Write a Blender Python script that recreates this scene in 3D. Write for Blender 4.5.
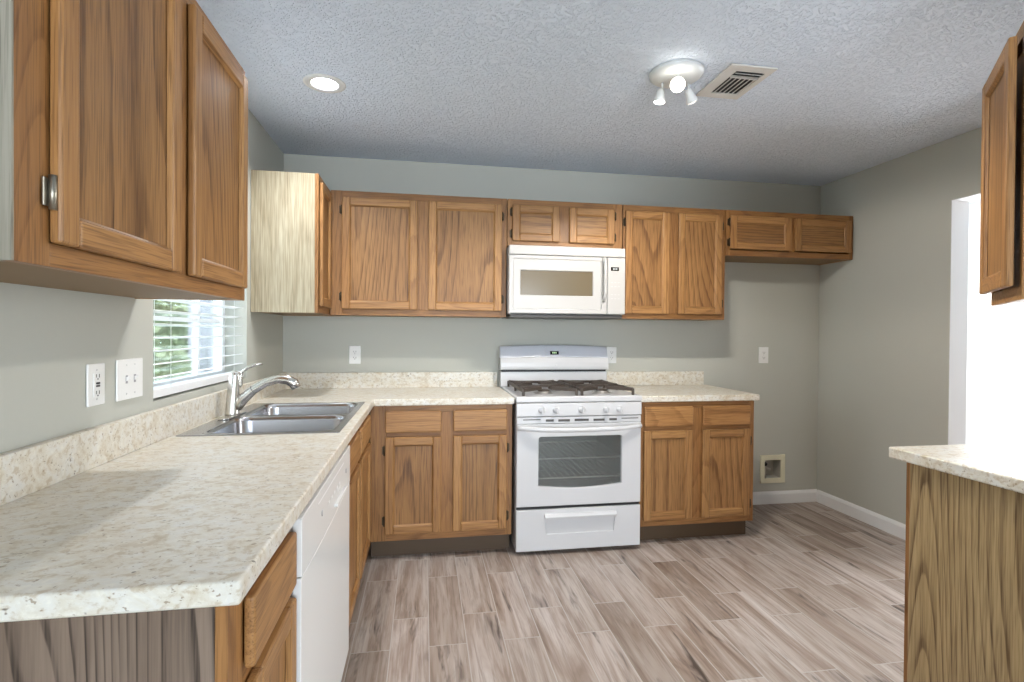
import bpy, bmesh, math, random
from mathutils import Matrix, Vector
random.seed(7)
for o in list(bpy.data.objects): bpy.data.objects.remove(o)
scene = bpy.context.scene
COL = scene.collection
PI = math.pi

# ------------------------------------------------------------------ camera
F_PX, CX, CY = 525.455, 512.0, 337.22
CAM = Vector((0.9048, -3.6211, 1.2897)); YAW, PITCH, ROLL = 0.1661, -0.0088, -0.0077
R_ = Vector((math.cos(YAW), -math.sin(YAW), 0))
F_ = Vector((math.sin(YAW)*math.cos(PITCH), math.cos(YAW)*math.cos(PITCH), math.sin(PITCH)))
U_ = R_.cross(F_)
R2 = R_*math.cos(ROLL) - U_*math.sin(ROLL); U2 = R_*math.sin(ROLL) + U_*math.cos(ROLL)
cd = bpy.data.cameras.new('camera'); cam = bpy.data.objects.new('camera', cd); COL.objects.link(cam)
cd.sensor_width = 36.0; cd.lens = F_PX*36.0/1024.0; cd.shift_y = (CY-341.0)/1024.0
cd.clip_start = 0.02; cd.clip_end = 200
cam.matrix_world = Matrix(((R2.x, U2.x, -F_.x, CAM.x), (R2.y, U2.y, -F_.y, CAM.y), (R2.z, U2.z, -F_.z, CAM.z), (0, 0, 0, 1)))
scene.camera = cam

# ------------------------------------------------------------------ world, large lights, exposure
w = bpy.data.worlds.new('world'); scene.world = w; w.use_nodes = True
wn = w.node_tree.nodes; wn['Background'].inputs[0].default_value = (0.80, 0.90, 1.0, 1); wn['Background'].inputs[1].default_value = 8.0
scene.view_settings.view_transform = 'Standard'; scene.view_settings.look = 'None'
scene.view_settings.exposure = 0.06; scene.view_settings.gamma = 1.0; scene.view_settings.use_curve_mapping = False

def lamp(name, kind, loc, energy, color=(1, 1, 1), aim=None, **kw):
    d = bpy.data.lights.new(name, kind); d.energy = energy; d.color = color
    for k, v in kw.items(): setattr(d, k, v)
    o = bpy.data.objects.new(name, d); o.location = loc; COL.objects.link(o)
    if aim is not None:
        o.rotation_euler = (Vector(aim)-Vector(loc)).to_track_quat('-Z', 'Y').to_euler()
    return o
lamp('sun', 'SUN', (-4, 3, 8), 6.0, (1.0, 0.96, 0.88), aim=(-5.0, 5.5, 0), angle=0.02)
# unseen fill lamp added behind the camera, before a made-up rear wall opening
lamp('rear_fill', 'AREA', (1.9, -7.75, 1.15), 85, (0.86, 0.94, 1.0), aim=(1.9, 0, 1.15), shape='RECTANGLE', size=3.0, size_y=2.1)
lamp('hall_overhead_fill', 'AREA', (4.85, 0.35, 2.40), 60, (0.95, 0.98, 1.0), aim=(4.85, 0.35, 0), shape='RECTANGLE', size=0.9, size_y=2.0)  # unseen lamp added under the hall ceiling to whiten the hall
# fill lamp added in the hall, no window there, shining in through the doorway
lamp('hall_side_fill', 'AREA', (5.5, -0.86, 1.35), 90, (0.94, 0.97, 1.0), aim=(0, -2.2, 1.2), shape='RECTANGLE', size=1.0, size_y=1.8)
SPOT_E, CAN_E = 36.0, 52.0

# ------------------------------------------------------------------ materials
def nodes_of(name):
    m = bpy.data.materials.new(name); m.use_nodes = True
    nt = m.node_tree; return m, nt, nt.nodes['Principled BSDF'], nt.nodes, nt.links
def mat(name, col, rough=0.5, metal=0.0, spec=0.5, **kw):
    m, nt, b, N, L = nodes_of(name)
    b.inputs['Base Color'].default_value = (*col, 1); b.inputs['Roughness'].default_value = rough
    b.inputs['Metallic'].default_value = metal; b.inputs['Specular IOR Level'].default_value = spec
    for k, v in kw.items(): b.inputs[k].default_value = v
    return m
def emis(name, col, s):
    m = mat(name, col, 0.4); b = m.node_tree.nodes['Principled BSDF']
    b.inputs['Emission Color'].default_value = (*col, 1); b.inputs['Emission Strength'].default_value = s
    return m
class G:
    """tiny helper for node graphs"""
    def __init__(s, nt): s.nt = nt; s.N = nt.nodes; s.L = nt.links
    def n(s, t, **kw):
        x = s.N.new(t)
        for k, v in kw.items(): setattr(x, k, v)
        return x
    def set(s, sock, v):
        if isinstance(v, bpy.types.NodeSocket): s.L.new(v, sock)
        else: sock.default_value = v
    def math(s, op, a, b=0.0, c=None):
        x = s.n('ShaderNodeMath', operation=op); s.set(x.inputs[0], a); s.set(x.inputs[1], b)
        if c is not None: s.set(x.inputs[2], c)
        return x.outputs[0]
    def vmath(s, op, a, b):
        x = s.n('ShaderNodeVectorMath', operation=op); s.set(x.inputs[0], a); s.set(x.inputs[1], b); return x.outputs[0]
    def noise(s, vec, scale=5, detail=2, rough=0.5, dist=0.0):
        x = s.n('ShaderNodeTexNoise'); s.set(x.inputs['Vector'], vec); x.inputs['Scale'].default_value = scale
        x.inputs['Detail'].default_value = detail; x.inputs['Roughness'].default_value = rough; x.inputs['Distortion'].default_value = dist
        return x.outputs['Fac']
    def ramp(s, fac, stops, interp='LINEAR'):
        x = s.n('ShaderNodeValToRGB'); x.color_ramp.interpolation = interp; e = x.color_ramp.elements
        while len(e) < len(stops): e.new(0.5)
        for q, (p, c) in zip(e, stops):
            q.position = p; q.color = (*c, 1) if len(c) == 3 else c
        s.set(x.inputs[0], fac); return x.outputs[0]
    def grey(s, fac, p0, v0, p1, v1): return s.ramp(fac, [(p0, (v0,)*3), (p1, (v1,)*3)])
    def mix(s, fac, a, b, blend='MIX'):
        x = s.n('ShaderNodeMix', data_type='RGBA', blend_type=blend)
        s.set(x.inputs[0], fac); s.set(x.inputs[6], a if isinstance(a, bpy.types.NodeSocket) else (*a, 1)); s.set(x.inputs[7], b if isinstance(b, bpy.types.NodeSocket) else (*b, 1))
        return x.outputs[2]
    def obj(s): return s.n('ShaderNodeTexCoord').outputs['Object']
    def bump(s, h, strength, dist):
        x = s.n('ShaderNodeBump'); s.set(x.inputs['Height'], h); x.inputs['Strength'].default_value = strength; x.inputs['Distance'].default_value = dist
        return x.outputs[0]

def oak(name, axis, base, dark, light, rings=34.0, ring_mix=0.62, pores=0.45, rough=0.42, across=2.4, along=0.26, streak=0.24, seed=0.0):
    m, nt, b, N, L = nodes_of(name); g = G(nt)
    rnd = g.n('ShaderNodeObjectInfo').outputs['Random']
    off = g.n('ShaderNodeCombineXYZ'); g.set(off.inputs[0], g.math('MULTIPLY', rnd, 37.0)); g.set(off.inputs[1], g.math('MULTIPLY', rnd, 91.0)); g.set(off.inputs[2], g.math('MULTIPLY_ADD', rnd, 53.0, seed))
    co = g.vmath('ADD', g.obj(), off.outputs[0])
    def st(ac, al):
        v = [ac, ac, ac]; v['xyz'.index(axis)] = al
        return g.vmath('MULTIPLY', co, tuple(v))
    n1 = g.noise(st(across, along), 1.0, 0.6, 0.4, 0.15)
    wob = g.noise(st(22, 2.5), 1.0, 2.0, 0.55)
    fr = g.math('FRACT', g.math('MULTIPLY_ADD', wob, 0.55, g.math('MULTIPLY', n1, rings)))
    ring = g.ramp(fr, [(0.0, (1, 1, 1)), (0.10, (0.95,)*3), (0.20, (0.38,)*3), (0.42, (0.12,)*3), (0.70, (0.0,)*3), (0.95, (0.0,)*3), (1.0, (1, 1, 1))])
    fine = g.noise(st(150, 4.0), 1.0, 2.5, 0.65)
    fg = g.grey(fine, 0.36, 1.0, 0.62, 0.0)
    pore = g.grey(g.noise(st(300, 9.0), 1.0, 1.0, 0.5), 0.52, 0.0, 0.68, 1.0)
    tone = g.noise(st(5, 0.6), 1.0, 2.0, 0.5)
    c = g.mix(g.grey(tone, 0.30, 0.0, 0.70, 1.0), base, light)
    c = g.mix(g.math('MULTIPLY', g.math('MULTIPLY', ring, g.math('MULTIPLY_ADD', fg, 0.55, 0.45)), ring_mix), c, dark)
    c = g.mix(g.math('MULTIPLY', fg, streak), c, dark)
    c = g.mix(g.math('MULTIPLY', pore, pores), c, tuple(x*0.6 for x in dark))
    hs = g.n('ShaderNodeHueSaturation'); g.set(hs.inputs['Color'], c); g.set(hs.inputs['Value'], g.math('MULTIPLY_ADD', rnd, 0.20, 0.90))
    L.new(hs.outputs[0], b.inputs['Base Color']); b.inputs['Roughness'].default_value = rough; b.inputs['Specular IOR Level'].default_value = 0.4
    L.new(g.bump(fine, 0.12, 0.002), b.inputs['Normal'])
    return m
OB, OD, OL = (0.355, 0.172, 0.057), (0.125, 0.045, 0.011), (0.45, 0.240, 0.088)
OAKX = oak('oak_grain_across', 'x', OB, OD, OL, ring_mix=0.5); OAKV = oak('oak_grain_upright', 'z', OB, OD, OL, ring_mix=0.5)
FFX = oak('oak_frame_across', 'x', (0.285, 0.130, 0.041), (0.10, 0.036, 0.009), (0.36, 0.178, 0.060), ring_mix=0.5); FFV = oak('oak_frame_upright', 'z', (0.285, 0.130, 0.041), (0.10, 0.036, 0.009), (0.36, 0.178, 0.060), ring_mix=0.5)
PB, PD, PL = (0.310, 0.152, 0.052), (0.080, 0.029, 0.007), (0.385, 0.200, 0.073)
OAKP = oak('oak_panel_veneer', 'z', PB, PD, PL, ring_mix=0.8); OAKPX = oak('oak_panel_veneer_across', 'x', PB, PD, PL, ring_mix=0.8)
BLEACH = oak('bleached_end_veneer', 'z', (0.37, 0.315, 0.21), (0.16, 0.115, 0.055), (0.47, 0.42, 0.31), rings=14, ring_mix=0.35, pores=0.3, across=3.0, streak=0.5)
WEATHER = oak('weathered_end_veneer', 'z', (0.26, 0.235, 0.18), (0.10, 0.085, 0.055), (0.36, 0.33, 0.27), rings=14, ring_mix=0.5, across=3.0)
WALNUT = oak('dark_end_laminate', 'z', (0.135, 0.090, 0.062), (0.026, 0.015, 0.009), (0.27, 0.20, 0.15), rings=58, ring_mix=0.95, pores=0.1, rough=0.6, across=2.6, along=0.32, streak=0.2)
STRONG = oak('strong_grain_end_panel', 'z', (0.46, 0.32, 0.155), (0.105, 0.055, 0.020), (0.50, 0.36, 0.185), rings=44, ring_mix=0.95, pores=0.35, across=2.6, along=0.24, streak=0.35)
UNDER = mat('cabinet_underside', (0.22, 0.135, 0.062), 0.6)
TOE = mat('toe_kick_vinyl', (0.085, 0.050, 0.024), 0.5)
BRONZE = mat('aged_hinge_metal', (0.07, 0.05, 0.03), 0.45, 0.8)
PEWTER = mat('pewter_hinge_metal', (0.34, 0.31, 0.25), 0.35, 0.9)

def wall_mat():
    m, nt, b, N, L = nodes_of('sage_wall_paint'); g = G(nt); co = g.obj()
    n = g.noise(co, 90, 3, 0.6)
    c = g.mix(g.noise(co, 1.2, 2), (0.475, 0.480, 0.432), (0.505, 0.510, 0.462))
    L.new(c, b.inputs['Base Color']); b.inputs['Roughness'].default_value = 0.62; b.inputs['Specular IOR Level'].default_value = 0.3
    L.new(g.bump(n, 0.10, 0.004), b.inputs['Normal']); return m
WALL = wall_mat()
def ceil_mat():
    m, nt, b, N, L = nodes_of('knockdown_ceiling_texture'); g = G(nt); co = g.obj()
    n1 = g.noise(co, 85, 2, 0.5, 0.3); n2 = g.noise(co, 230, 2, 0.5)
    blob = g.grey(n1, 0.50, 0.0, 0.60, 1.0)
    h = g.math('MULTIPLY_ADD', n2, 0.25, blob)
    b.inputs['Base Color'].default_value = (0.755, 0.835, 0.95, 1); b.inputs['Roughness'].default_value = 0.8; b.inputs['Specular IOR Level'].default_value = 0.25
    L.new(g.bump(h, 0.9, 0.006), b.inputs['Normal']); return m
CEIL = ceil_mat()
WHITEWALL = mat('white_hall_paint', (0.85, 0.86, 0.87), 0.6)
TRIM = mat('white_trim_paint', (0.80, 0.81, 0.82), 0.35)
def floor_mat():
    m, nt, b, N, L = nodes_of('wood_look_plank_tile'); g = G(nt); co = g.obj()
    sp = g.n('ShaderNodeSeparateXYZ'); L.new(co, sp.inputs[0])
    cv = g.n('ShaderNodeCombineXYZ'); L.new(sp.outputs[1], cv.inputs[0]); L.new(sp.outputs[0], cv.inputs[1])
    br = g.n('ShaderNodeTexBrick', offset=0.37, offset_frequency=2, squash=1.0)
    L.new(cv.outputs[0], br.inputs['Vector'])
    for k, v in (('Scale', 1.0), ('Mortar Size', 0.0021), ('Mortar Smooth', 0.1), ('Bias', 0.0), ('Brick Width', 0.613), ('Row Height', 0.1555)): br.inputs[k].default_value = v
    br.inputs['Color1'].default_value = (0, 0, 0, 1); br.inputs['Color2'].default_value = (1, 1, 1, 1); br.inputs['Mortar'].default_value = (0.5, 0.5, 0.5, 1)
    rnd = br.outputs['Color']
    off = g.vmath('MULTIPLY', rnd, (31.0, 17.0, 5.0)); cc = g.vmath('ADD', co, off)
    st = lambda a, l: g.vmath('MULTIPLY', cc, (a, l, 1.0))
    n1 = g.noise(st(11, 1.3), 1.0, 4, 0.62, 0.8)
    n2 = g.noise(st(70, 3.0), 1.0, 4, 0.68, 0.5)
    n3 = g.noise(st(10, 1.5), 1.0, 4, 0.62, 1.2); n5 = g.noise(st(26, 2.4), 1.0, 3, 0.6, 1.0)
    n4 = g.noise(st(6.5, 3.6), 1.0, 2, 0.5, 0.5)
    c = g.ramp(n1, [(0.28, (0.195, 0.138, 0.104)), (0.41, (0.345, 0.275, 0.230)), (0.53, (0.455, 0.392, 0.350)), (0.70, (0.56, 0.512, 0.478))])
    c = g.mix(g.grey(n2, 0.36, 0.50, 0.53, 0.0), c, (0.20, 0.14, 0.105))
    c = g.mix(g.math('MULTIPLY', g.grey(n3, 0.34, 1.0, 0.45, 0.0), g.grey(n5, 0.36, 0.95, 0.54, 0.0)), c, (0.070, 0.052, 0.044))
    c = g.mix(g.grey(n4, 0.175, 0.9, 0.24, 0.0), c, (0.06, 0.045, 0.04))
    tint = g.ramp(rnd, [(0.0, (0.68, 0.63, 0.59)), (0.35, (0.92, 0.89, 0.87)), (0.7, (1.0, 1.0, 1.0)), (1.0, (1.16, 1.17, 1.20))])
    c = g.mix(1.0, c, tint, 'MULTIPLY')
    c = g.mix(br.outputs['Fac'], c, (0.50, 0.47, 0.44))
    L.new(c, b.inputs['Base Color']); b.inputs['Roughness'].default_value = 0.38; b.inputs['Specular IOR Level'].default_value = 0.4
    h = g.math('MULTIPLY_ADD', n2, 0.25, g.math('SUBTRACT', 1.0, br.outputs['Fac']))
    L.new(g.bump(h, 0.25, 0.002), b.inputs['Normal']); return m
FLOOR = floor_mat()
def counter_mat():
    m, nt, b, N, L = nodes_of('speckled_cream_laminate'); g = G(nt); co = g.obj()
    v = g.vmath('MULTIPLY', co, (0.75, 1.0, 1.0))
    a = g.noise(v, 21, 5, 0.65, 0.8); d = g.noise(v, 62, 4, 0.65, 0.4); e = g.noise(g.vmath('ADD', v, (7.3, 2.1, 4.4)), 120, 2, 0.6)
    f = g.noise(g.vmath('ADD', v, (1.3, 9.1, 2.4)), 55, 2, 0.5)
    c = g.ramp(a, [(0.30, (0.55, 0.465, 0.345)), (0.43, (0.665, 0.615, 0.515)), (0.58, (0.71, 0.685, 0.625)), (0.76, (0.665, 0.655, 0.615))])
    c = g.mix(g.grey(d, 0.36, 0.65, 0.47, 0.0), c, (0.47, 0.37, 0.235))
    c = g.mix(g.grey(d, 0.56, 0.0, 0.68, 0.65), c, (0.80, 0.77, 0.68))
    c = g.mix(g.grey(e, 0.30, 0.75, 0.36, 0.0), c, (0.26, 0.185, 0.11))
    c = g.mix(g.grey(f, 0.22, 0.85, 0.265, 0.0), c, (0.10, 0.075, 0.055))
    L.new(c, b.inputs['Base Color']); b.inputs['Roughness'].default_value = 0.33; b.inputs['Specular IOR Level'].default_value = 0.45
    return m
CTR = counter_mat()
WHITE = mat('white_appliance_enamel', (0.62, 0.62, 0.63), 0.22)
DWHITE = mat('white_dishwasher_enamel', (0.76, 0.76, 0.75), 0.25)
MWHITE = mat('warm_white_microwave_plastic', (0.53, 0.515, 0.495), 0.3)
WHITE2 = mat('white_appliance_plastic', (0.57, 0.57, 0.58), 0.35)
LAV = mat('pale_grey_control_fascia', (0.60, 0.62, 0.68), 0.3)
BLACK = mat('black_gap', (0.012, 0.012, 0.012), 0.5)
DARK = mat('dark_vent_plastic', (0.07, 0.065, 0.06), 0.45)
IRON = mat('cast_iron', (0.055, 0.040, 0.030), 0.5)
ALU = mat('burner_aluminium', (0.55, 0.54, 0.52), 0.35, 0.8)
GREYP = mat('grey_print', (0.36, 0.36, 0.37), 0.5)
PALEP = mat('pale_grey_print', (0.60, 0.60, 0.60), 0.5)
LED = emis('display_digits', (0.55, 0.75, 0.45), 0.8)
LCD = mat('black_display_glass', (0.012, 0.015, 0.012), 0.15)
CHROME_BAR = mat('rack_wire_metal', (0.62, 0.60, 0.55), 0.3, 0.9)
OVENIN = mat('oven_enamel_grey', (0.30, 0.30, 0.285), 0.4)
RACK = mat('oven_rack_wire', (0.80, 0.78, 0.72), 0.4)
MWGLASS = mat('microwave_window_screen', (0.17, 0.135, 0.085), 0.16, 0.0)
STEEL = mat('stainless_steel', (0.48, 0.48, 0.50), 0.24, 1.0)
NICKEL = mat('brushed_nickel', (0.68, 0.66, 0.62), 0.22, 1.0)
PLATE = mat('white_wall_plate', (0.82, 0.82, 0.81), 0.35)
SLOT = mat('outlet_slot', (0.06, 0.06, 0.06), 0.5)
CREAM = mat('cream_plastic', (0.72, 0.69, 0.52), 0.45)
BOXIN = mat('box_recess_plastic', (0.42, 0.40, 0.35), 0.5)
BLIND = mat('white_blind_slat', (0.86, 0.87, 0.88), 0.45)
VINYL = mat('white_window_vinyl', (0.82, 0.83, 0.85), 0.4)
VENT = mat('almond_vent_metal', (0.66, 0.65, 0.62), 0.4)
FIXT = mat('white_fixture_metal', (0.72, 0.74, 0.74), 0.3)
BULB = emis('lit_bulb', (1.0, 0.95, 0.86), 12.0)
BULB2 = emis('lit_lens', (1.0, 0.97, 0.92), 7.0)
CANB = emis('recessed_lamp_lens', (1.0, 0.98, 0.96), 0.42); CANB.node_tree.nodes['Principled BSDF'].inputs['Base Color'].default_value = (0.005, 0.005, 0.005, 1); CANB.node_tree.nodes['Principled BSDF'].inputs['Specular IOR Level'].default_value = 0.0
SIDING = mat('pale_grey_siding', (0.44, 0.45, 0.52), 0.7)
BARK = mat('bark', (0.10, 0.07, 0.05), 0.8)
GRASS = mat('lawn', (0.09, 0.16, 0.04), 0.9)
def leaf_mat():
    m, nt, b, N, L = nodes_of('shrub_leaf'); g = G(nt)
    c = g.ramp(g.noise(g.obj(), 6, 3), [(0.3, (0.13, 0.20, 0.07)), (0.7, (0.46, 0.54, 0.33))])
    L.new(c, b.inputs['Base Color']); b.inputs['Roughness'].default_value = 0.5; return m
LEAF = leaf_mat()
def glass(name, tint, gloss, body=None, haze=0.0):
    m = bpy.data.materials.new(name); m.use_nodes = True; nt = m.node_tree; g = G(nt); nt.nodes.clear()
    t = g.n('ShaderNodeBsdfTransparent'); t.inputs[0].default_value = (*tint, 1)
    s = g.n('ShaderNodeBsdfGlossy'); s.inputs['Roughness'].default_value = 0.03
    fr = g.n('ShaderNodeFresnel'); fr.inputs[0].default_value = 1.5
    mx = g.n('ShaderNodeMixShader'); g.set(mx.inputs[0], g.math('MULTIPLY', fr.outputs[0], gloss)); g.L.new(t.outputs[0], mx.inputs[1]); g.L.new(s.outputs[0], mx.inputs[2])
    if body:
        df = g.n('ShaderNodeBsdfDiffuse'); df.inputs[0].default_value = (*body, 1); m2 = g.n('ShaderNodeMixShader'); m2.inputs[0].default_value = haze
        g.L.new(mx.outputs[0], m2.inputs[1]); g.L.new(df.outputs[0], m2.inputs[2]); mx = m2
    o = g.n('ShaderNodeOutputMaterial'); g.L.new(mx.outputs[0], o.inputs[0]); return m
PANE = glass('clear_window_glass', (0.95, 0.97, 0.97), 0.8)
OVENGLASS = glass('tinted_oven_glass', (0.90, 0.91, 0.89), 1.0, (0.30, 0.31, 0.30), 0.24)

# ------------------------------------------------------------------ mesh helpers
class B:
    """collects shapes, then links them as ONE mesh object"""
    def __init__(s): s.bm = bmesh.new()
    def _take(s, vs, mi, smooth=False):
        fs = {f for v in vs for f in v.link_faces}
        for f in fs: f.material_index = mi; f.smooth = smooth
    def box(s, x0, x1, y0, y1, z0, z1, bev=0.0, mi=0, seg=2, M=None):
        t = bmesh.new(); bmesh.ops.create_cube(t, size=1.0)
        x0, x1 = min(x0, x1), max(x0, x1); y0, y1 = min(y0, y1), max(y0, y1); z0, z1 = min(z0, z1), max(z0, z1)
        for v in t.verts: v.co = Vector(((x0+x1)/2+v.co.x*(x1-x0), (y0+y1)/2+v.co.y*(y1-y0), (z0+z1)/2+v.co.z*(z1-z0)))
        if bev > 0: bmesh.ops.bevel(t, geom=t.edges[:], offset=min(bev, 0.45*min(x1-x0, y1-y0, z1-z0)), segments=seg, profile=0.5, affect='EDGES')
        if M is not None: bmesh.ops.transform(t, matrix=M, verts=t.verts[:])
        return s.merge(t, mi)
    def merge(s, t, mi=0, smooth=None):
        for f in t.faces:
            f.material_index = mi
            if smooth is not None: f.smooth = smooth
        me = bpy.data.meshes.new('tmp'); t.to_mesh(me); t.free(); s.bm.from_mesh(me); bpy.data.meshes.remove(me); return s
    def prism(s, pts, axis, a, b, mi=0, bev=0.0):
        """polygon (in the two other axes, cyclic order) pushed from a to b along axis"""
        t = bmesh.new(); k = 'xyz'.index(axis)
        def P(p, q):
            v = [0, 0, 0]; v[k] = q; i = [j for j in range(3) if j != k]; v[i[0]], v[i[1]] = p; return v
        A = [t.verts.new(P(p, a)) for p in pts]; C_ = [t.verts.new(P(p, b)) for p in pts]
        t.faces.new(A); t.faces.new(C_[::-1])
        for i in range(len(pts)): t.faces.new((A[i], A[i-1], C_[i-1], C_[i]))
        bmesh.ops.recalc_face_normals(t, faces=t.faces[:])
        if bev: bmesh.ops.bevel(t, geom=t.edges[:], offset=bev, segments=2, profile=0.5, affect='EDGES')
        return s.merge(t, mi)
    def tube(s, pts, rad, n=12, mi=0, flat=1.0, caps=True):
        pts = [Vector(p) for p in pts]; rad = rad if isinstance(rad, (list, tuple)) else [rad]*len(pts)
        t = bmesh.new(); rings = []; ref = None
        for i, p in enumerate(pts):
            d = (pts[min(i+1, len(pts)-1)]-pts[max(i-1, 0)]).normalized()
            if ref is None: ref = d.orthogonal().normalized() if abs(d.z) > 0.9 else Vector((0, 0, 1))
            u = (ref-d*ref.dot(d)).normalized(); ref = u; v = d.cross(u)
            rings.append([t.verts.new(p+(u*math.cos(2*PI*k/n)*flat+v*math.sin(2*PI*k/n))*rad[i]) for k in range(n)])
        for a, c in zip(rings, rings[1:]):
            for k in range(n): t.faces.new((a[k], a[k-1], c[k-1], c[k])).smooth = True
        if caps: t.faces.new(rings[0]); t.faces.new(rings[-1][::-1])
        bmesh.ops.recalc_face_normals(t, faces=t.faces[:])
        for f in t.faces: f.material_index = mi
        me = bpy.data.meshes.new('tmp'); t.to_mesh(me); t.free(); s.bm.from_mesh(me); bpy.data.meshes.remove(me); return s
    def lathe(s, prof, n=32, M=None, mi=0, smooth=True):
        """profile of (r, z) turned about z, then moved by M"""
        t = bmesh.new(); rings = []
        for r, z in prof:
            rings.append([t.verts.new((r*math.cos(2*PI*k/n), r*math.sin(2*PI*k/n), z)) for k in range(n)] if r > 1e-6 else [t.verts.new((0, 0, z))])
        for a, c in zip(rings, rings[1:]):
            for k in range(n):
                q = [a[k % len(a)], a[(k-1) % len(a)], c[(k-1) % len(c)], c[k % len(c)]]
                q = list(dict.fromkeys(q))
                if len(q) > 2: t.faces.new(q).smooth = smooth
        bmesh.ops.recalc_face_normals(t, faces=t.faces[:])
        if M is not None: bmesh.ops.transform(t, matrix=M, verts=t.verts[:])
        for f in t.faces: f.material_index = mi
        me = bpy.data.meshes.new('tmp'); t.to_mesh(me); t.free(); s.bm.from_mesh(me); bpy.data.meshes.remove(me); return s
    def slab(s, axis, a, b, us, vs, holes, mi=0, bev=0.0):
        """grid of cells in the two other axes between us/vs breaks, minus the hole cells, thickened a..b: one solid with real openings"""
        t = bmesh.new(); k = 'xyz'.index(axis); I = [j for j in range(3) if j != k]; cache = {}
        def V(i, j, q):
            if (i, j, q) not in cache:
                c = [0, 0, 0]; c[k] = (a, b)[q]; c[I[0]] = us[i]; c[I[1]] = vs[j]; cache[(i, j, q)] = t.verts.new(c)
            return cache[(i, j, q)]
        full = lambda i, j: 0 <= i < len(us)-1 and 0 <= j < len(vs)-1 and not holes(0.5*(us[i]+us[i+1]), 0.5*(vs[j]+vs[j+1]))
        for i in range(len(us)-1):
            for j in range(len(vs)-1):
                if not full(i, j): continue
                for q in (0, 1): t.faces.new((V(i, j, q), V(i+1, j, q), V(i+1, j+1, q), V(i, j+1, q)))
                for (di, dj, p, r) in ((-1, 0, (i, j), (i, j+1)), (1, 0, (i+1, j), (i+1, j+1)), (0, -1, (i, j), (i+1, j)), (0, 1, (i, j+1), (i+1, j+1))):
                    if not full(i+di, j+dj): t.faces.new((V(*p, 0), V(*r, 0), V(*r, 1), V(*p, 1)))
        bmesh.ops.recalc_face_normals(t, faces=t.faces[:])
        if bev:
            bmesh.ops.dissolve_limit(t, angle_limit=0.01, verts=t.verts[:], edges=t.edges[:])
            es = [e for e in t.edges if len(e.link_faces) == 2 and e.calc_face_angle(0) > 0.5]
            bmesh.ops.bevel(t, geom=es, offset=bev, segments=3, profile=0.5, affect='EDGES')
        return s.merge(t, mi)
XF = {}
def obj(name, b, mats, parent=None, local=False):
    me = bpy.data.meshes.new(name); b.bm.to_mesh(me); b.bm.free()
    for m in (mats if isinstance(mats, (list, tuple)) else [mats]): me.materials.append(m)
    o = bpy.data.objects.new(name, me); COL.objects.link(o)
    if parent is not None:
        o.parent = parent
        XF[o.name] = XF.get(parent.name, Matrix())
        if not local: me.transform(XF[o.name].inverted())
    return o
def tag(o, label, cat, group=None):
    o['label'] = label; o['category'] = cat
    if group: o['group'] = group
    return o
def thing(name, label, cat, loc=(0, 0, 0), rz=0.0, group=None):
    o = bpy.data.objects.new(name, None); COL.objects.link(o); o.location = loc; o.rotation_euler = (0, 0, rz)
    o.empty_display_size = 0.1
    XF[o.name] = Matrix.Translation(loc) @ Matrix.Rotation(rz, 4, 'Z')
    return tag(o, label, cat, group)
def struct(name, b, mats, parent=None):
    o = obj(name, b, mats, parent)
    if parent is None: o['kind'] = 'structure'
    return o

# ------------------------------------------------------------------ the room
W, H, T = 3.92, 2.441, 0.16
struct('floor', B().slab('z', -0.08, 0.0, [-0.16, W+0.05, 6.2], [-8.2, 0.16, 1.8], lambda x, y: x < W+0.05 and y > 0.16), FLOOR)
CANX, CANY = 0.443, -1.058
struct('ceiling', B().slab('z', H, H+0.16, [-0.16, CANX-0.062, CANX+0.062, W+0.05, 6.2], [-8.2, CANY-0.062, CANY+0.062, 0.16, 1.8],
       lambda x, y: (abs(x-CANX) < 0.06 and abs(y-CANY) < 0.06) or (x < W+0.05 and y > 0.16)), CEIL)
BX0, BX1, BZ0, BZ1 = 3.460, 3.610, 0.186, 0.342
struct('wall_back', B().slab('y', 0.0, T, [-T, BX0, BX1, W+0.115], [0.0, BZ0, BZ1, H-0.001],
       lambda x, z: BX0 < x < BX1 and BZ0 < z < BZ1), WALL)
WY0, WY1, WZ0, WZ1 = -1.663, -0.712, 1.040, 2.105
struct('wall_left', B().slab('x', -T, 0.0, [-8.2, WY0, WY1, -0.001], [0.0, WZ0, WZ1, H-0.001],
       lambda y, z: WY0 < y < WY1 and WZ0 < z < WZ1), WALL)
DY0, DY1, DZ = -1.94, -1.028, 2.078
struct('wall_right', B().slab('x', W, W+0.115, [-8.2, DY0, DY1, -0.001], [0.0, DZ, H-0.001],
       lambda y, z: DY0 < y < DY1 and z < DZ), WALL)
PY = -2.515
struct('wall_partition', B().box(2.50, W-0.001, PY-0.115, PY, 0, H-0.001), WALL)
struct('wall_rear', B().slab('y', -8.2, -8.04, [-T, 0.4, 3.4, 6.2], [0, 2.2, H-0.001], lambda x, z: 0.4 < x < 3.4 and z < 2.2), WALL)
# the hall beyond the doorway
struct('wall_hall', B().box(5.6, 5.7, -8.04, 1.6, 0, H-0.001), WHITEWALL)
struct('wall_hall_near', B().box(W+0.002, W+0.115, 0.161, 1.499, 0, H-0.001), WHITEWALL)
struct('wall_hall_side', B().box(W+0.116, 5.599, -4.1, -4.0, 0, H-0.001), WHITEWALL)
struct('wall_hall_end', B().box(W+0.002, 5.599, 1.5, 1.6, 0, H-0.001), WHITEWALL)
struct('trim_1', B().slab('x', W-0.001, W+0.118, [DY0, DY0+0.004, DY1-0.004, DY1], [0.0, DZ-0.004, DZ],
       lambda y, z: DY0+0.004 < y < DY1-0.004 and z < DZ-0.004), WHITEWALL)
def base_prof(h=0.094, t=0.014):
    return [(0.0, 0.0), (-t, 0.0), (-t, h-0.022), (-t+0.004, h-0.012), (-t+0.009, h-0.004), (-0.002, h), (0.0, h)]
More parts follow.
